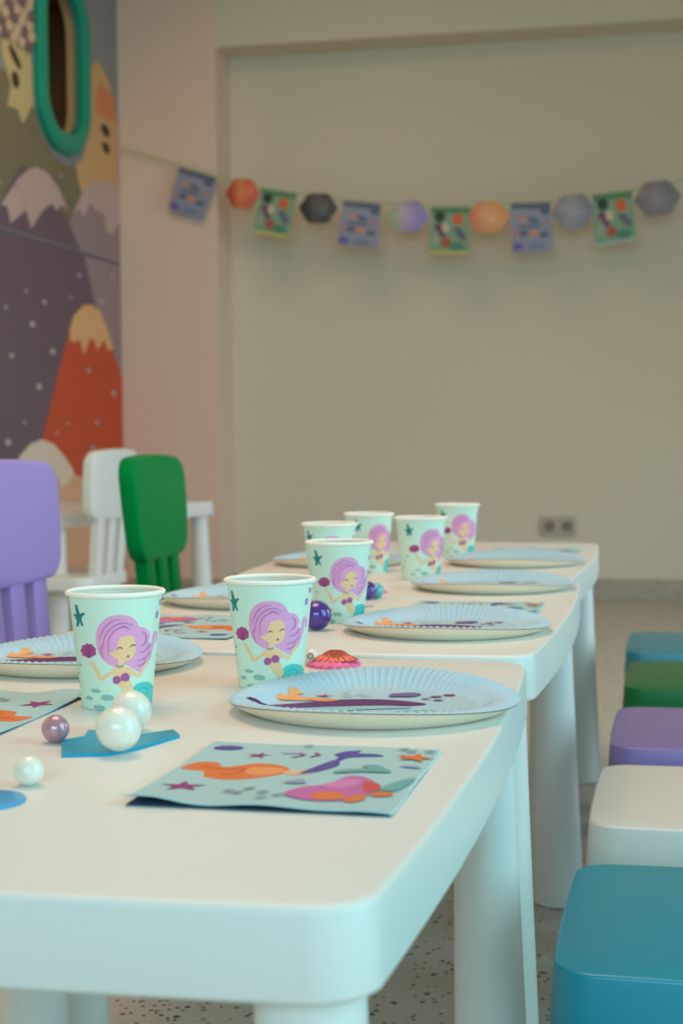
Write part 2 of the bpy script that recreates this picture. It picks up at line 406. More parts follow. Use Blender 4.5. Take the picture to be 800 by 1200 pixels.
# ================================================================== tables
def make_table(label, loc, rz, hx=.271, hy=.405, name='play_table', group='white plastic party tables'):
    t = empty(name, loc, rz, label, 'table', group)
    bm = bmesh.new(); slab(bm, rrect(hx-.013, hy-.006, .030, .013, .006, cn=10, en=14), TZ-.047, TZ, .004, flare=.001)
    obj('tabletop', bm, white_plastic, t)
    for sx in (-1, 1):
        for sy in (-1, 1):
            bm = bmesh.new()
            cone_leg(bm, (sx*(hx-.05), sy*(hy-.052), TZ-.046), (sx*(hx-.042), sy*(hy-.040), 0), .0275, .037)
            obj('leg', bm, white_plastic, t)
    return t
t1 = make_table('nearest white plastic party table, its rounded front corner facing the viewer', (-.402, 1.098, 0), .006)
t2 = dup(t1, (-.407, 1.936, 0), .006, 'middle white plastic party table, between the nearest and farthest tables')
t3 = dup(t1, (-.426, 2.762, 0), .003, 'farthest white plastic party table of the row, in front of the back wall')
ang = math.atan2(.961, .276)-math.pi/2
make_table('white side table beside the mural wall, behind the green chair', (-1.633-.961*.25, 4.690+.276*.25, 0), ang, .25, .427, 'side_table', None)
if True:
    o = bpy.data.objects['side_table']
    if 'group' in o: del o['group']

# ================================================================== stools
def stool_mat(n, c, spec=.6): return mat(n, c, .34, spec=spec, bump=.04, bscale=500)
def make_stool(label, loc, m):
    s = empty('stool', loc, 0, label, 'stool', 'square plastic stools along the right of the tables')
    bm = bmesh.new(); slab(bm, rrect(.153, .153, .029, .003, .003, cn=8, en=8), .237, .285, .003, flare=.003); obj('seat', bm, m, s)
    for sx in (-1, 1):
        for sy in (-1, 1):
            bm = bmesh.new(); cone_leg(bm, (sx*.112, sy*.112, .238), (sx*.122, sy*.122, 0), .027, .031, 20); obj('leg', bm, m, s)
    return s
SX = .059
teal_s = stool_mat('teal_stool_plastic', (0, 140, 164))
purple_s = stool_mat('purple_stool_plastic', (132, 112, 176))
purple_c = stool_mat('purple_chair_plastic', (168, 146, 212), .25)
green_c = stool_mat('green_chair_plastic', (0, 128, 60), .04)
white_s = stool_mat('white_stool_plastic', (216, 214, 206), .4)
green_s = stool_mat('green_plastic', (0, 104, 48), .3)
far_teal = stool_mat('dull_teal_stool_plastic', (40, 132, 152))
make_stool('teal stool in the near right corner, cut off by the frame', (SX-.002, 1.314, 0), teal_s)
make_stool('white stool behind the near teal stool', (SX-.002, 1.762, 0), white_s)
make_stool('purple stool between the white and the green stool', (SX, 2.174, 0), purple_s)
make_stool('green stool behind the purple stool', (SX, 2.650, 0), green_s)
make_stool('farthest stool of the row, teal, behind the green stool', (SX-.012, 3.060, 0), far_teal)

# ================================================================== chairs
def make_chair(label, loc, rz, m):
    c = empty('childrens_chair', loc, rz, label, 'chair', 'plastic slat-back children\'s chairs')
    bm = bmesh.new(); slab(bm, rrect(.138, .160, .045, .006, .006, cn=8, en=8), .247, .285, .006)
    for v in bm.verts: v.co.x += .126
    obj('seat', bm, m, c)
    for sx, sy in ((0, -1), (0, 1), (1, -1), (1, 1)):
        bm = bmesh.new(); x = .03 if sx == 0 else .215
        cone_leg(bm, (x, sy*.115, .25), (x+(-.025 if sx == 0 else .015), sy*.128, 0), .025, .031, 20); obj('leg', bm, m, c)
    lean = lambda z: -.085*(z-.285)
    for k in range(3):
        y = (k-1)*.078
        bm = bmesh.new(); rings = []
        for z in (.278, .31, .35, .40, .45, .472):
            y2 = y*(1+.10*(z-.278)/.19); hw = .0255
            rings.append([(lean(z)-.003+px*.014, y2+py*hw, z) for px, py in ((-1,-.7),(-.8,-1),(.8,-1),(1,-.7),(1,.7),(.8,1),(-.8,1),(-1,.7))])
        loft(bm, rings); obj('slat', bm, m, c, angle=30)
    bm = bmesh.new()
    ol = [(y*(1+.05*(z/.094)), z) for y, z in rrect(.160, .094, .034, .006, .008, cn=8, en=8)]
    slab(bm, ol, -.018, .016, .009, axis='x')
    for v in bm.verts:
        v.co.z += .544; v.co.x += lean(v.co.z)-.004+.35*v.co.y**2
    obj('backrest', bm, m, c)
    return c
make_chair('purple slat-back chair at the left edge of the picture', (-1.035, 2.365, 0), math.radians(-2), purple_c)
make_chair('green slat-back chair standing left of the tables', (-.983, 2.935, 0), math.radians(2), green_c)
make_chair('white slat-back chair pushed up to the side table by the mural', (-1.643, 4.36, 0), math.radians(178), white_plastic)

# ================================================================== paper cups
mint = mat('mint_paper', (220, 246, 228), .5, bump=.03, bscale=900)
cream_paper = mat('cream_paper', (252, 245, 232), .6, bump=.04, bscale=700)
cup_lining_paper = mat('cup_lining_paper', (254, 246, 234), .6, bump=.04, bscale=700)
def translucent(m, rgb, k):      # thin paper lets some daylight through
    nt = m.node_tree; b = nt.nodes['Principled BSDF']; out = nt.nodes['Material Output']
    t = nt.nodes.new('ShaderNodeBsdfTranslucent'); t.inputs['Color'].default_value = lin(rgb)
    mx = nt.nodes.new('ShaderNodeMixShader'); mx.inputs[0].default_value = k
    nt.links.new(b.outputs[0], mx.inputs[1]); nt.links.new(t.outputs[0], mx.inputs[2]); nt.links.new(mx.outputs[0], out.inputs['Surface'])
translucent(cup_lining_paper, (255, 250, 240), .4); translucent(mint, (230, 246, 232), .12)
CH, RT, RB = .0935, .0375, .0275
def cupR(z): return RB+(RT-RB)*z/CH
def cup_fn(u, v, h):     # u, v are artwork units (the sheet is 800 x 1046); u -> angle round the cup, v -> height
    z = CH-(v-180)*CH/(920-180); R = cupR(z)
    x = (u-406)/(332-92*(v-180)/740)
    a = math.asin(max(-1, min(1, x))) if abs(x) < .98 else math.copysign(1.37+(abs(x)-.98)*1.6, x)
    return ((R+h)*math.sin(a), -(R+h)*math.cos(a), z)
hairc, hair2, skin, bra, tailc = (240, 164, 208), (196, 118, 180), (255, 204, 154), (182, 92, 150), (84, 200, 194)
mermaid = [
 (hairc, S([(246,470),(252,415),(280,360),(335,325),(400,314),(470,324),(515,352),(545,398),(575,402),(608,425),(622,460),(615,500),(640,520),(640,570),(618,625),(588,660),(545,682),(505,660),(440,628),(400,640),(340,628),(290,592),(258,540)], 4)),
 (hairc, stroke([(600,600),(640,540),(650,480),(662,448),(676,470),(672,510)], 22, .5)),
 (tailc, S([(488,800),(515,762),(575,750),(630,770),(655,815),(650,880),(610,925),(540,915),(485,868)])),
 ((56,176,178), stroke([(530,800),(570,785),(600,805),(590,840),(560,845)], 7)),
 (skin, S([(360,648),(400,642),(445,640),(480,655),(505,690),(468,715),(488,760),(500,805),(470,842),(440,812),(404,770),(378,728),(362,690)])),
 (skin, stroke([(372,662),(325,690),(278,715),(250,665),(212,608)], 24, .4)),
 (skin, stroke([(470,655),(510,690),(540,705),(575,655),(612,612)], 22, .4)),
 (skin, [(396,595),(432,595),(434,650),(388,650)]),
 (skin, S([(385,505),(395,468),(430,447),(490,447),(510,480),(513,540),(495,582),(450,608),(412,606),(365,580),(333,552),(345,540),(368,535)])),
 (hairc, S([(335,535),(345,420),(420,400),(500,420),(470,445),(420,452),(396,478),(385,520),(362,545)])),
] + [(hair2, stroke(p, 7, .7)) for p in (
  [(270,470),(300,400),(360,350),(420,345)], [(290,530),(310,440),(370,380),(440,365),(500,390)], [(330,560),(330,470),(370,415),(430,390),(480,410)],
  [(300,590),(280,540),(285,500)], [(560,430),(590,450),(585,500),(550,520)], [(540,560),(590,550),(625,510)], [(520,610),(580,600),(625,560)], [(520,640),(560,640),(600,610)], [(390,400),(430,385),(470,400)])] + [
 (bra, scallop(384,724,27,2.9)), (bra, scallop(440,709,29,3.4)),
 ((120,72,110), stroke([(386,532),(396,520),(410,518),(424,528)], 7, .5)), ((120,72,110), stroke([(474,520),(488,508),(500,507),(513,512)], 7, .5)),
 ((190,90,90), blob(460,576,8,9)), ((150,160,150), stroke([(384,632),(404,640),(426,632)], 11)),
]
starfish = [((26,134,138), stroke(p, 27, .5, False)) for p in ([(118,258),(139,335),(130,395)], [(108,322),(139,335),(172,305)], [(139,330),(162,388)], [(139,335),(118,345)])] + [((26,134,138), blob(139,332,20,24))]
shellp = [((182, 80, 138), scallop(199,545,48,3.1, 1.0))] + [((140,54,108), stroke([(200,590),(x, y)], 5, .3, False)) for x, y in ((168,535),(184,510),(205,505),(225,525))]
pebbles = [((152,194,182), blob(*p)) for p in ((245,795,32,13,.05),(320,835,45,20,.05),(205,845,22,13),(268,900,38,17,.1),(140,700,9,9),(132,760,8,10),(150,640,9,8))]
drops = [((166,142,200), blob(*p)) for p in ((679,335,12,26,.2),(708,262,10,20))]
cup_meshes = {}
def make_cup():
    c = empty('paper_cup', (0, 0, 0))
    bm = bmesh.new(); lathe(bm, [(RB-.002, .003), (RB-.001, 0), (RB, .0005)] + [(cupR(z*CH/12), z*CH/12) for z in range(1, 12)] + [(RT, CH-.001)], 64)
    obj('cup_wall', bm, mint, c)
    bm = bmesh.new(); lathe(bm, [(RT-.0003, CH-.001)] + [(cupR(z)-.0006, z) for z in (.08, .06, .04, .02, .006)] + [(.0001, .006)], 64); obj('cup_lining', bm, cup_lining_paper, c)
    bm = bmesh.new(); prof = [(RT+.0004+.0021*math.cos(a), CH-.0021+.0021*math.sin(a)) for a in (2*math.pi*k/12 for k in range(13))]
    lathe(bm, prof, 64); bmesh.ops.remove_doubles(bm, verts=bm.verts, dist=1e-6); obj('cup_rim', bm, cream_paper, c)
    for nm, sh in (('mermaid_print', mermaid), ('starfish_print', starfish), ('shell_print', shellp), ('pebble_print', pebbles), ('drop_print', drops)):
        d = decal(nm, sh, cup_fn, c, du=22, lift=.00003, base=.00012)
    return c
cup0 = make_cup()
cups = [(-.446, 1.205, 5, 'mint mermaid cup standing behind the two large white pearls'),
        (-.350, 1.325, 0, 'mint mermaid cup just behind the nearest plate, left of the pink shell'),
        (-.392, 1.800, 14, 'mint mermaid cup standing behind the large dark purple ball'),
        (-.486, 2.170, 6, 'mint mermaid cup almost hidden behind the cup above the purple ball'),
        (-.486, 2.450, 30, 'mint mermaid cup between the half-hidden cup and the cup at the third right-hand plate'),
        (-.3855, 2.340, 30, 'mint mermaid cup just left of the third right-hand plate'),
        (-.393, 2.780, 15, 'farthest mint mermaid cup, behind the farthest plate')]
for i, (x, y, a, lb_) in enumerate(cups):
    rz = math.atan2(-x, y)+math.radians(a)
    if i == 0:
        c = cup0; c.location = (x, y, TZ); c.rotation_euler = (0, 0, rz); tag(c, lb_, 'cup', 'mint mermaid paper cups')
    else: dup(cup0, (x, y, TZ), rz, lb_)

# ================================================================== paper plates
PR = .109
def sstep(a, b, x): t = max(0, min(1, (x-a)/(b-a))); return t*t*(3-2*t)
def plate_h(x, y):
    r = math.hypot(x, y); th = math.atan2(y, x)
    z = .003+.0105*sstep(.078, .098, r)+.003*sstep(.095, .106, r)-.001*sstep(.106, .109, r)
    z += .0013*math.cos(100*th)*sstep(.074, .086, r)*(1-.9*sstep(.103, .108, r))
    k = sstep(.08, PR, r)
    return z + k*(-.0068*(x/PR)**2+.001*(y/PR)**2)
blue_paper = mat('pale_blue_paper', (178, 207, 221), .5, bump=.03, bscale=800)
cream_under = mat('cream_card', (248, 233, 208), .65, bump=.04, bscale=700)
plate_art = [
 ((96,40,104), S([(-90,-24),(-70,-12),(-45,7),(-29,18),(-2,23),(20,19),(38,8),(22,-2),(-6,-6),(-36,-22),(-64,-38),(-84,-40)])),
 ((150,196,206), S([(-66,-34),(-30,-16),(10,-4),(30,-10),(0,-22),(-40,-40)])),
 ((240,168,104), S([(-76,10),(-80,24),(-74,30),(-76,42),(-70,48),(-64,40),(-68,34),(-62,26),(-50,22),(-44,14),(-58,8)])),
 ((228,150,90), S([(-56,16),(-40,20),(-30,14),(-42,6)])),
 ((170,80,150), star(-46, 32, 9, .3, .3)), ((150,70,130), scallop(14, 45, 11, -.3, .8)), ((108,92,160), S([(4,36),(14,56),(26,54),(24,42)])),
 ((150,90,110), blob(40,42,5,3.5,.5)), ((150,90,110), blob(49,51,5,4,.6)), ((120,90,150), blob(44,26,4,3)), ((120,90,150), blob(34,30,3.5,2.5)),
] + [((80,140,150), stroke([(x, y), (x+6, y+5)], 2.2, .2, False)) for x, y in ((-30,28),(-22,38),(-34,40),(-16,30))] + [
 ((120,190,190), S([(20,-30),(45,-20),(60,-34),(40,-48),(24,-44)])), ((160,90,160), star(-20,-55,11,.7,.4)),
 ((240,170,120), S([(-10,-45),(10,-40),(20,-55),(0,-66),(-16,-60)]))]
def make_plate():
    p = empty('paper_plate', (0, 0, 0))
    n = 520; rad = [.0001, .03, .06, .074, .079, .083, .087, .091, .095, .099, .103, .106, .108, PR]
    bm = bmesh.new()
    loft(bm, [[(r*math.cos(2*math.pi*i/n), r*math.sin(2*math.pi*i/n), plate_h(r*math.cos(2*math.pi*i/n), r*math.sin(2*math.pi*i/n))) for i in range(n)] for r in rad[1:]], True, False)
    for v in bm.verts: v.co.x *= 1.05; v.co.y *= 1.05
    obj('plate_face', bm, blue_paper, p, angle=80)
    bm = bmesh.new(); n = 260; rings = []
    def uh(x, y):
        r = math.hypot(x, y)
        # underside keeps its depth a little further out: the card bellies down to the table
        z = .0100*sstep(.085, .107, r)+.0045*sstep(.1, .109, r)
        k = sstep(.08, PR, r); return z+k*(-.0068*(x/PR)**2+.001*(y/PR)**2)
    for r in (.03, .07, .083, .088, .092, .096, .1, .104, .107):
        rings.append([(r*math.cos(2*math.pi*i/n), r*math.sin(2*math.pi*i/n), min(uh(r*math.cos(2*math.pi*i/n), r*math.sin(2*math.pi*i/n)), plate_h(r*math.cos(2*math.pi*i/n), r*math.sin(2*math.pi*i/n))-.0016)) for i in range(n)])
    rings.append([((PR-.0003)*math.cos(2*math.pi*i/n), (PR-.0003)*math.sin(2*math.pi*i/n), plate_h(PR*math.cos(2*math.pi*i/n), PR*math.sin(2*math.pi*i/n))-.0006) for i in range(n)])
    loft(bm, rings, True, False)
    for v in bm.verts: v.co.x *= 1.05; v.co.y *= 1.05
    obj('plate_underside', bm, cream_under, p, angle=80)
    decal('plate_print', plate_art, lambda u, v, h: (1.05*u/1000, 1.05*v/1000, plate_h(u/1000, v/1000)+h), p, du=5, dv=5, lift=.00004, base=.0006)
    return p
pl0 = make_plate()
plates = [(-.239, 1.222, 0, 'nearest pale blue paper plate, behind the front napkin'),
          (-.257, 1.728, 4, 'second pale blue plate on the right side, on the middle table'),
          (-.264, 2.212, -3, 'third pale blue plate on the right side, far end of middle table'),
          (-.277, 2.630, 0, 'farthest pale blue plate, on the farthest table under the wall socket'),
          (-.560, 1.420, 12, 'pale blue plate at the left edge, behind the nearest left cup'),
          (-.552, 1.985, -5, 'pale blue plate in front of the green chair, half hidden by the cup'),
          (-.565, 2.600, 8, 'pale blue plate on the far table, mostly hidden behind two cups')]
for i, (x, y, a, lb_) in enumerate(plates):
    if i == 0:
        c = pl0; c.location = (x, y, TZ); tag(c, lb_, 'plate', 'pale blue fluted paper plates')
    else: dup(pl0, (x, y, TZ), 0, lb_); 
# ================================================================== napkins
nap_mint = mat('mint_napkin_paper', (170, 204, 208), .7, bump=.1, bscale=500)
nap_shade = mat('navy_fold_shade', (62, 84, 104), .8)  # navy on the lower layer stands for the deep shadow under the fold
nap_edge = mat('pale_napkin_edge', (196, 224, 226), .8)
HXN, HYN = .0795, .093
def nap_top(x, y):     # height of the upper layer: puffed along the folds, lifted at the front edge
    fx, fy = x/HXN, y/HYN
    z = .0026+.0007*math.sin(fx*3.1+.4)+.0006*math.sin(fy*4+fx*2)
    z += max(0, -fy)**7*(.0009+.0030*max(0, -fx)**1.5*.8*math.exp(-((fx+.72)/.34)**2)/.45+.0008*math.cos(fx*7))
    return z
orangec, magenta, violet, tealn, pinkn = (226, 118, 58), (150, 44, 118), (84, 72, 158), (110, 170, 170), (196, 104, 170)
nap_art = [
 (orangec, S([(-76,6),(-72,26),(-58,28),(-50,16),(-30,27),(-12,20),(-4,4),(-14,-10),(-36,-20),(-54,-14),(-60,2)])), ((236,150,92), S([(-30,16),(-12,14),(-8,0),(-22,-6),(-32,2)])),
 ((206,100,46), stroke([(-66,18),(-50,10),(-34,14)], 3)), ((206,100,46), stroke([(-46,-6),(-36,2),(-36,14)], 3)),
 ((240,180,140), S([(-8,4),(2,6),(12,10),(12,0),(0,-6)])), (violet, S([(4,-2),(10,16),(18,40),(26,52),(22,36),(24,20),(14,2)])),
 (violet, S([(14,56),(18,70),(28,76),(28,66),(40,66),(46,60),(34,54),(24,50)])), (violet, S([(22,44),(28,54),(24,58),(18,46)])),
 (violet, scallop(-63,71,10,.2,.8)), (magenta, star(-58,-46,15,.5,.38)), (magenta, star(-36,50,10,.2,.26)),
 ((176,190,220), scallop(-16,62,7,.4)), ((160,70,110), stroke([(-12,44),(-6,52),(-10,58)], 2.6)), ((160,70,110), stroke([(0,46),(4,54),(0,60)], 2.6)),
 (pinkn, S([(8,-58),(14,-40),(28,-30),(38,-8),(52,-14),(60,-34),(56,-58),(40,-72),(22,-72)])), ((214,130,186), S([(26,-34),(38,-16),(48,-22),(40,-38)])), ((206,80,80), S([(50,-22),(60,-26),(62,-42),(54,-44)])),
 (orangec, S([(26,-54),(40,-50),(46,-60),(40,-70),(28,-68)])), (orangec, S([(50,-58),(56,-52),(58,-64),(52,-74),(46,-68)])), (orangec, S([(60,-48),(70,-44),(72,-52),(62,-56)])),
 (tealn, S([(62,-38),(70,-16),(78,-4),(77,-24),(72,-40)])), (tealn, S([(26,-2),(44,4),(60,6),(58,14),(48,26),(40,22),(44,14),(30,8)])),
 (orangec, star(67,60,14,.2,.42)), ((150,170,206), S([(62,28),(72,34),(76,26)])), ((150,160,190), S([(0,-28),(10,-20),(14,-30)])),
] + [((118,142,158), blob(x, y, 4.5, 2, .9)) for x, y in ((-16,-47),(-20,-60),(-5,-56),(6,-64),(-26,-56),(-2,-72))] + [((96,140,150), blob(x, y, 4, 2, .6)) for x, y in ((56,84),(62,78),(74,80),(-10,84))]
def make_napkin():
    p = empty('paper_napkin', (0, 0, 0))
    nx, ny = 24, 24
    def grid(fz): return [[(-HXN+2*HXN*i/nx, -HYN+2*HYN*j/ny, fz(-HXN+2*HXN*i/nx, -HYN+2*HYN*j/ny)) for i in range(nx+1)] for j in range(ny+1)]
    for nm, f0, f1, m in (('lower_fold', lambda x, y: .0001, lambda x, y: .0009, nap_shade), ('upper_fold', lambda x, y: nap_top(x, y)-.0010-.0006*max(0, (x/HXN))**4, nap_top, nap_mint)):
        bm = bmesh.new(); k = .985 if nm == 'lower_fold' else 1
        A_ = [[bm.verts.new((x*k, y*k, z)) for x, y, z in row] for row in grid(f1)]; B_ = [[bm.verts.new((x*k, y*k, z)) for x, y, z in row] for row in grid(f0)]
        for j in range(ny):
            for i in range(nx):
                bm.faces.new((A_[j][i], A_[j][i+1], A_[j+1][i+1], A_[j+1][i])); bm.faces.new((B_[j][i], B_[j+1][i], B_[j+1][i+1], B_[j][i+1]))
        for i in range(nx):
            bm.faces.new((A_[0][i], B_[0][i], B_[0][i+1], A_[0][i+1])); bm.faces.new((A_[ny][i], A_[ny][i+1], B_[ny][i+1], B_[ny][i]))
        for j in range(ny):
            bm.faces.new((A_[j][0], A_[j+1][0], B_[j+1][0], B_[j][0])); f = bm.faces.new((A_[j][nx], B_[j][nx], B_[j+1][nx], A_[j+1][nx])); f.material_index = 1 if nm == 'upper_fold' else 0
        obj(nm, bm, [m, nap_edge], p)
    decal('napkin_print', nap_art, lambda u, v, h: (u/1000, v/1000, nap_top(u/1000, v/1000)+h), p, du=8, dv=8, lift=.00004, base=.0001)
    return p
nap0 = make_napkin()
naps = [(-.241, .966, 0, 'mint printed napkin lying at the front, before the nearest plate'),
        (-.564, 1.140, 180, 'mint printed napkin at the left edge, beside the small pink pearl'),
        (-.548, 1.708, 177, 'mint printed napkin between the two nearest cups, behind them'),
        (-.252, 1.918, 0, 'mint printed napkin showing behind the second right-hand plate'),
        (-.270, 2.850, 180, 'mint printed napkin showing behind the farthest plate')]
for i, (x, y, a, lb_) in enumerate(naps):
    if i == 0:
        c = nap0; c.location = (x, y, TZ); tag(c, lb_, 'napkin', 'folded mint paper napkins')
    else: dup(nap0, (x, y, TZ), math.radians(a), lb_)

# ================================================================== pearls and small table favours
def ball(name, label, cat, x, y, r, m, dz=0.0):
    bm = bmesh.new(); sphere(bm, r, (0, 0, r)); o = obj(name, bm, m); o.location = (x, y, TZ+dz)
    return tag(o, label, cat, 'loose pearls and balls on the tables')
pearl = mat('white_pearl', (238, 232, 216), .28, coat=.6)
pinkp = mat('mauve_pearl', (190, 140, 150), .22, metal=.25, coat=.7)
purp = mat('purple_gloss', (82, 54, 140), .18, metal=.2, coat=.8)
tealp = mat('teal_gloss', (78, 184, 184), .2, metal=.1, coat=.8)
ball('pearl', 'large white pearl in front, lying on the flat turquoise piece', 'pearl', -.3749, 1.0151, .0155, pearl, .0026)
ball('pearl', 'large white pearl touching the foot of the left cup', 'pearl', -.3965, 1.1000, .0150, pearl)
ball('pearl', 'small mauve pearl between the left napkin and the turquoise piece', 'pearl', -.4341, 1.0484, .0099, pinkp)
ball('pearl', 'small white pearl above the blue disc at the left', 'pearl', -.3967, .9149, .0094, pearl)
ball('ball', 'large dark purple ball between the second and third cup', 'ball', -.3984, 1.7092, .0166, purp)
ball('ball', 'smaller purple ball half hidden right of the third cup', 'ball', -.4065, 2.0384, .0120, purp)
ball('ball', 'small teal ball beside the smaller purple ball', 'ball', -.3985, 2.058, .0098, tealp)
wp = ball('pearl', 'tiny white ribbed bead between the second cup and the pink shell', 'bead', -.3425, 1.4462, .0080, pearl)
bm = bmesh.new(); lathe(bm, [(.0026, .0), (.0032, .0006), (.0026, .0012), (.0018, .0006), (.0026, 0)], 16)
bmesh.ops.remove_doubles(bm, verts=bm.verts, dist=1e-6); bmesh.ops.rotate(bm, verts=bm.verts, matrix=Matrix.Rotation(math.radians(75), 3, 'X'))
bmesh.ops.translate(bm, verts=bm.verts, vec=(.001, -.0078, .0095)); obj('bead_hole', bm, mat('grey_bead_hole', (150, 142, 132), .6), wp)
# turquoise piece under the pearls
turq = mat('turquoise_plastic', (0, 156, 190), .35)
pts = [(-.4098,.9993),(-.4289,1.0462),(-.4187,1.0641),(-.4248,1.0864),(-.4186,1.0874),(-.3996,1.0630),(-.3814,1.0770),(-.3640,1.0990),(-.3528,1.0800),(-.3671,1.032),(-.3806,1.0088)]
cx = sum(p[0] for p in pts)/len(pts); cy = sum(p[1] for p in pts)/len(pts)
pp = [(x-cx, y-cy) for x, y in pts]
bm = bmesh.new()
vs0 = [bm.verts.new((x, y, 0)) for x, y in pp]; vs1 = [bm.verts.new((x, y, .0025)) for x, y in pp]
for t in tessellate_polygon([[Vector((x, y, 0)) for x, y in pp]]):
    bm.faces.new([vs0[i] for i in t]); bm.faces.new([vs1[i] for i in t])
for i in range(len(pp)): bm.faces.new((vs0[i], vs0[(i+1) % len(pp)], vs1[(i+1) % len(pp)], vs1[i]))
o = obj('table_confetti', bm, turq); o.location = (cx, cy, TZ); tag(o, 'flat turquoise cut-out lying under the large white pearl', 'confetti')
bm = bmesh.new(); lathe(bm, [(.0001, 0), (.0262, 0), (.0268, .0008), (.0262, .0018), (.022, .0024), (.0001, .0026)], 48)
o = obj('table_confetti', bm, mat('blue_disc', (66, 160, 214), .3)); o.location = (-.4075, .868, TZ); tag(o, 'blue round disc cut off by the left edge of the picture', 'confetti')
# pink shell with coppery glitter
def shell_mesh(w_, d_, h_, ribs=9, n=72, m_=8, z0=0.0, edge=0.0):
    bm = bmesh.new(); rings = []
    for j in range(m_+1):
        t = j/m_; ring = []
        for i in range(n):
            a = 2*math.pi*i/n
            k = 1+.05*math.cos(ribs*2*a)*t
            x = w_/2*math.cos(a)*t*k; y = d_/2*math.sin(a)*t*k
            z = z0+edge+h_*(1-t**2.2)*(.86+.14*math.cos(ribs*2*a)*min(1, 2*t))
            ring.append((x, y, z))
        rings.append(ring)
    rings[0] = [(p[0]*0+1e-5*math.cos(i), p[1]*0+1e-5*math.sin(i), z0+edge+h_*.86) for i, p in enumerate(rings[0])]
    rings.append([(p[0], p[1], z0) for p in rings[-1]])
    loft(bm, rings, False, True); return bm
def glitter(name, c0, c1):
    m = mat(name, c0, .4, metal=.3); nt = m.node_tree; b = nt.nodes['Principled BSDF']
    tc = nt.nodes.new('ShaderNodeTexCoord'); v = nt.nodes.new('ShaderNodeTexVoronoi'); v.inputs['Scale'].default_value = 1600
    nt.links.new(tc.outputs['Object'], v.inputs['Vector']); s_ = nt.nodes.new('ShaderNodeSeparateColor'); nt.links.new(v.outputs['Color'], s_.inputs[0])
    mx = nt.nodes.new('ShaderNodeMix'); mx.data_type = 'RGBA'; mx.inputs[6].default_value = lin(c0); mx.inputs[7].default_value = lin(c1)
    nt.links.new(s_.outputs[0], mx.inputs[0]); nt.links.new(mx.outputs[2], b.inputs['Base Color']); return m
copper = glitter('copper_glitter', (160, 64, 58), (226, 124, 104)); hotpink = mat('pink_plastic', (244, 116, 160), .4)
sh = empty('toy_shell', (-.321, 1.446, TZ), 0, 'pink toy shell with coppery glitter ridges behind the nearest plate', 'shell')
obj('shell_base', shell_mesh(.048, .05, .006, edge=.003), hotpink, sh)
bm = shell_mesh(.043, .028, .006, z0=.0065); bmesh.ops.translate(bm, verts=bm.verts, vec=(.002, -.002, 0)); obj('glitter_ridge', bm, copper, sh)
bm = shell_mesh(.026, .018, .0055, z0=.0085); bmesh.ops.translate(bm, verts=bm.verts, vec=(-.001, .012, 0)); obj('glitter_ridge', bm, copper, sh)
o = obj('toy_shell', shell_mesh(.013, .03, .003, edge=.001), hotpink); o.location = (-.4035, 2.128, TZ); tag(o, 'tiny pink shell right of the small teal ball', 'shell')
o = obj('table_confetti', shell_mesh(.018, .012, .0006, ribs=2, edge=.0006), mat('grey_green_card', (150, 160, 140), .6)); o.location = (-.391, 1.953, TZ); tag(o, 'tiny grey-green leaf confetti right of the third cup', 'confetti')

# ================================================================== garland
GY = 6.37
g = empty('garland', (-1.1, GY, 1.62), 0, 'party garland of printed flags and paper shells strung across the back wall', 'garland')
def G(x, z, dy=0): return (x+1.1, dy, z-1.62)
string = [(-2.31,1.882),(-2.199,1.848),(-2.05,1.800),(-1.89,1.745),(-1.78,1.715),(-1.70,1.692),(-1.55,1.663),(-1.46,1.650),(-1.36,1.632),(-1.20,1.612),(-1.09,1.600),(-1.0,1.590),(-.84,1.583),(-.77,1.585),(-.68,1.594),(-.52,1.594),(-.43,1.600),(-.36,1.612),(-.21,1.624),(-.11,1.638),(.10,1.68),(.6,1.80),(1.2,1.98),(1.73,2.16)]
bm = bmesh.new(); tube(bm, [G(x, z, 0 if i else .0) for i, (x, z) in enumerate(string)], .0032, 8)
obj('string', bm, mat('green_ribbon', (176, 196, 140), .6), g)
def rnd(c, k): return tuple(max(0, min(255, v+random.randint(-k, k))) for v in c)
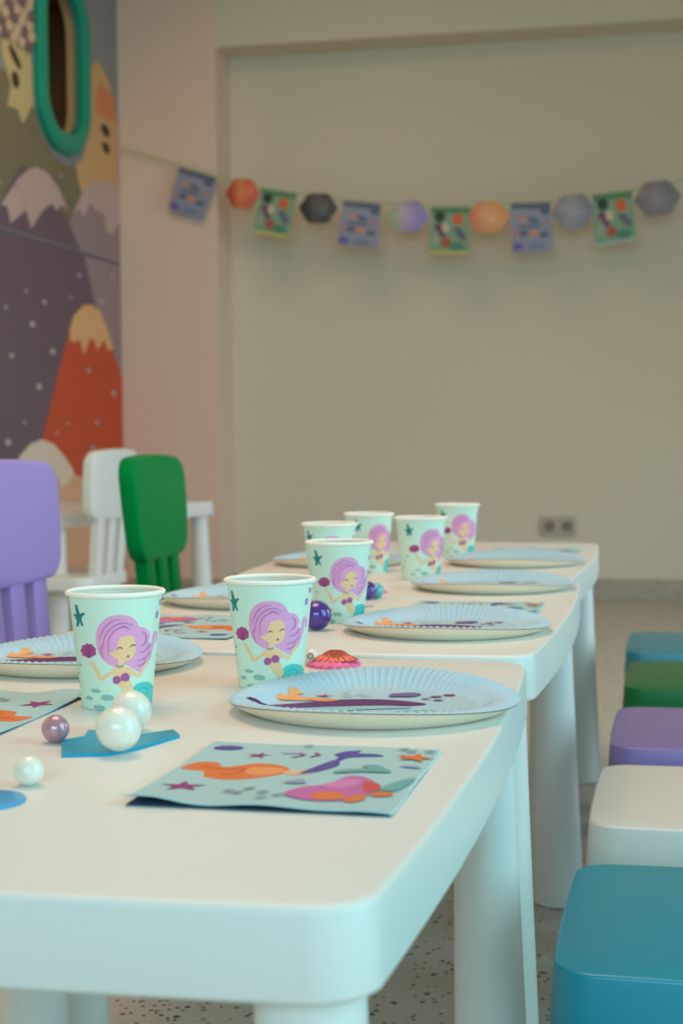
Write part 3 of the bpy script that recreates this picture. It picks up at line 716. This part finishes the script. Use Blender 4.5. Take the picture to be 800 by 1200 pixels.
def flag(quad, kind):
    (ax, az), (bx, bz), (cx_, cz_), (dx, dz) = quad     # top left, top right, bottom right, bottom left
    def fn(u, v, h):
        x = (ax*(1-u)+bx*u)*(1-v)+(dx*(1-u)+cx_*u)*v; z = (az*(1-u)+bz*u)*(1-v)+(dz*(1-u)+cz_*u)*v
        return G(x, z, -.006-.004*math.sin(v*3.1)-h)
    bm = bmesh.new(); n = 8
    A_ = [[bm.verts.new(fn(i/n, j/n, .0)) for i in range(n+1)] for j in range(n+1)]; B_ = [[bm.verts.new(fn(i/n, j/n, -.0012)) for i in range(n+1)] for j in range(n+1)]
    for j in range(n):
        for i in range(n):
            bm.faces.new((A_[j][i], A_[j][i+1], A_[j+1][i+1], A_[j+1][i])); bm.faces.new((B_[j][i], B_[j+1][i], B_[j+1][i+1], B_[j][i+1]))
    for i in range(n):
        for r_ in (0, n):
            bm.faces.new((A_[r_][i], B_[r_][i], B_[r_][i+1], A_[r_][i+1])); bm.faces.new((A_[i][r_], A_[i+1][r_], B_[i+1][r_], B_[i][r_]))
    if kind == 'blue':
        f = obj('flag', bm, mat('blue_grey_flag_card', (150, 156, 178), .5), g); f['label'] = 'blue-grey printed flag'
        art = [((98,106,128), [(.02,.02),(.98,.02),(.98,.14),(.02,.12)]), ((98,106,140), blob(.85,.18,.12,.08)), ((206,150,128), blob(.3,.34,.12,.06)), ((110,120,140), blob(.55,.36,.14,.06,.3)),
               ((206,150,128), blob(.55,.62,.14,.07)), ((108,114,134), blob(.3,.62,.12,.06)), ((108,114,134), blob(.8,.66,.12,.06)), ((190,140,140), blob(.12,.62,.08,.06)), ((190,140,150), blob(.85,.42,.08,.05)),
               ((124,100,178), blob(.15,.88,.13,.08)), ((128,138,170), blob(.6,.88,.2,.05)), ((118,126,150), blob(.45,.48,.3,.03))]
    else:
        f = obj('flag', bm, mat('green_flag_card', (136, 170, 142), .5), g); f['label'] = 'green printed flag'
        art = [((92,142,106), [(.0,.0),(1,.0),(1,.13),(.0,.13)]), ((52,72,56), blob(.24,.2,.14,.12)), ((224,108,66), blob(.7,.26,.14,.13)), ((124,78,116), S([(.1,.4),(.24,.34),(.34,.5),(.4,.6),(.3,.66),(.2,.54)])), ((206,200,170), blob(.4,.44,.1,.1)),
               ((186,92,80), blob(.42,.76,.13,.11)), ((110,112,132), S([(.6,.46),(.76,.44),(.92,.62),(.84,.72),(.7,.6)])), ((84,146,120), blob(.7,.84,.2,.09)), ((160,178,160), blob(.15,.7,.1,.12))]
        e_ = (.0, .945)
        art.append(((214,206,110) if kind == 'greeny' else (170,196,186), [(.0,.945),(1,.945),(1,1),(.0,1)]))
    decal('flag_print', art, fn, f, du=.25, dv=.25, lift=.0003, base=.0004)
Q = [[(-2051,1792),(-1890,1743),(-1951,1571),(-2098,1618)], [(-1702,1690),(-1551,1663),(-1589,1485),(-1736,1514)], [(-1359,1628),(-1201,1609),(-1220,1425),(-1386,1451)],
     [(-1000,1587),(-842,1581),(-850,1396),(-1008,1404)], [(-682,1592),(-524,1590),(-514,1399),(-676,1394)], [(-361,1610),(-210,1620),(-190,1431),(-351,1410)]]
for q, k in zip(Q, ('blue', 'greeny', 'blue', 'greeny', 'blue', 'green')): flag([(x/1000, z/1000) for x, z in q], k)
def foil(name, c0, c1, c2=None, metal=.0):
    m = mat(name, c0, .38, metal=metal, coat=.3); nt = m.node_tree; b = nt.nodes['Principled BSDF']
    tc = nt.nodes.new('ShaderNodeTexCoord'); sp = nt.nodes.new('ShaderNodeSeparateXYZ'); nt.links.new(tc.outputs['Generated'], sp.inputs[0])
    rp = nt.nodes.new('ShaderNodeValToRGB'); rp.color_ramp.elements[0].color = lin(c0); rp.color_ramp.elements[0].position = .15; rp.color_ramp.elements[1].color = lin(c1); rp.color_ramp.elements[1].position = .7
    if c2: e = rp.color_ramp.elements.new(.45); e.color = lin(c2)
    nt.links.new(sp.outputs[0], rp.inputs[0]); nt.links.new(rp.outputs[0], b.inputs['Base Color']); return m
def shell_charm(x, z, w_, h_, m, lab, tilt):
    bm = bmesh.new(); n = 96; rings = []
    for t in (.001, .3, .6, .85, .96, 1.0):
        ring = []
        for i in range(n):
            a = 2*math.pi*i/n
            # six-sided scallop outline, ribs fanning from the lower hinge
            k = 1+.055*math.cos(6*a)
            xx = w_/2*math.cos(a)*k*t; zz = h_/2*math.sin(a)*k*t
            fan = math.atan2(xx, zz+h_*.6)
            dep = .018*(1-t**2.5)+.0035*math.cos(fan*26)*min(1, t*1.5)*(1-.5*t)
            ring.append((xx, -dep-.006, zz))
        rings.append(ring)
    rings.append([(p[0], -.004, p[2]) for p in rings[-1]])
    loft(bm, rings, True, True)
    bmesh.ops.rotate(bm, verts=bm.verts, matrix=Matrix.Rotation(tilt, 3, 'Y'))
    bmesh.ops.translate(bm, verts=bm.verts, vec=G(x, z))
    o = obj('shell_charm', bm, m, g, angle=70); o['label'] = lab
charms = [(-1.780,1.672,.135,.125,foil('orange_foil', (206,92,66), (222,104,76), (236,142,90)), 'orange paper shell', .1),
 (-1.463,1.601,.15,.125,foil('charcoal_foil', (74,74,76), (78,80,84), (96,96,96)), 'charcoal paper shell', .05),
 (-1.094,1.553,.16,.13,foil('iridescent_violet_foil', (178,206,176), (160,146,206), (196,174,206)), 'iridescent violet paper shell', 0),
 (-.771,1.540,.155,.13,foil('peach_foil', (238,150,118), (240,170,110), (236,176,130)), 'peach and yellow paper shell', 0),
 (-.434,1.550,.155,.14,foil('blue_grey_foil', (150,156,168), (146,150,160), (166,168,178)), 'blue-grey paper shell', -.05),
 (-.112,1.588,.165,.14,foil('grey_foil', (134,130,138), (140,138,142), (150,144,150)), 'grey paper shell', -.1)]
for c in charms: shell_charm(*c)
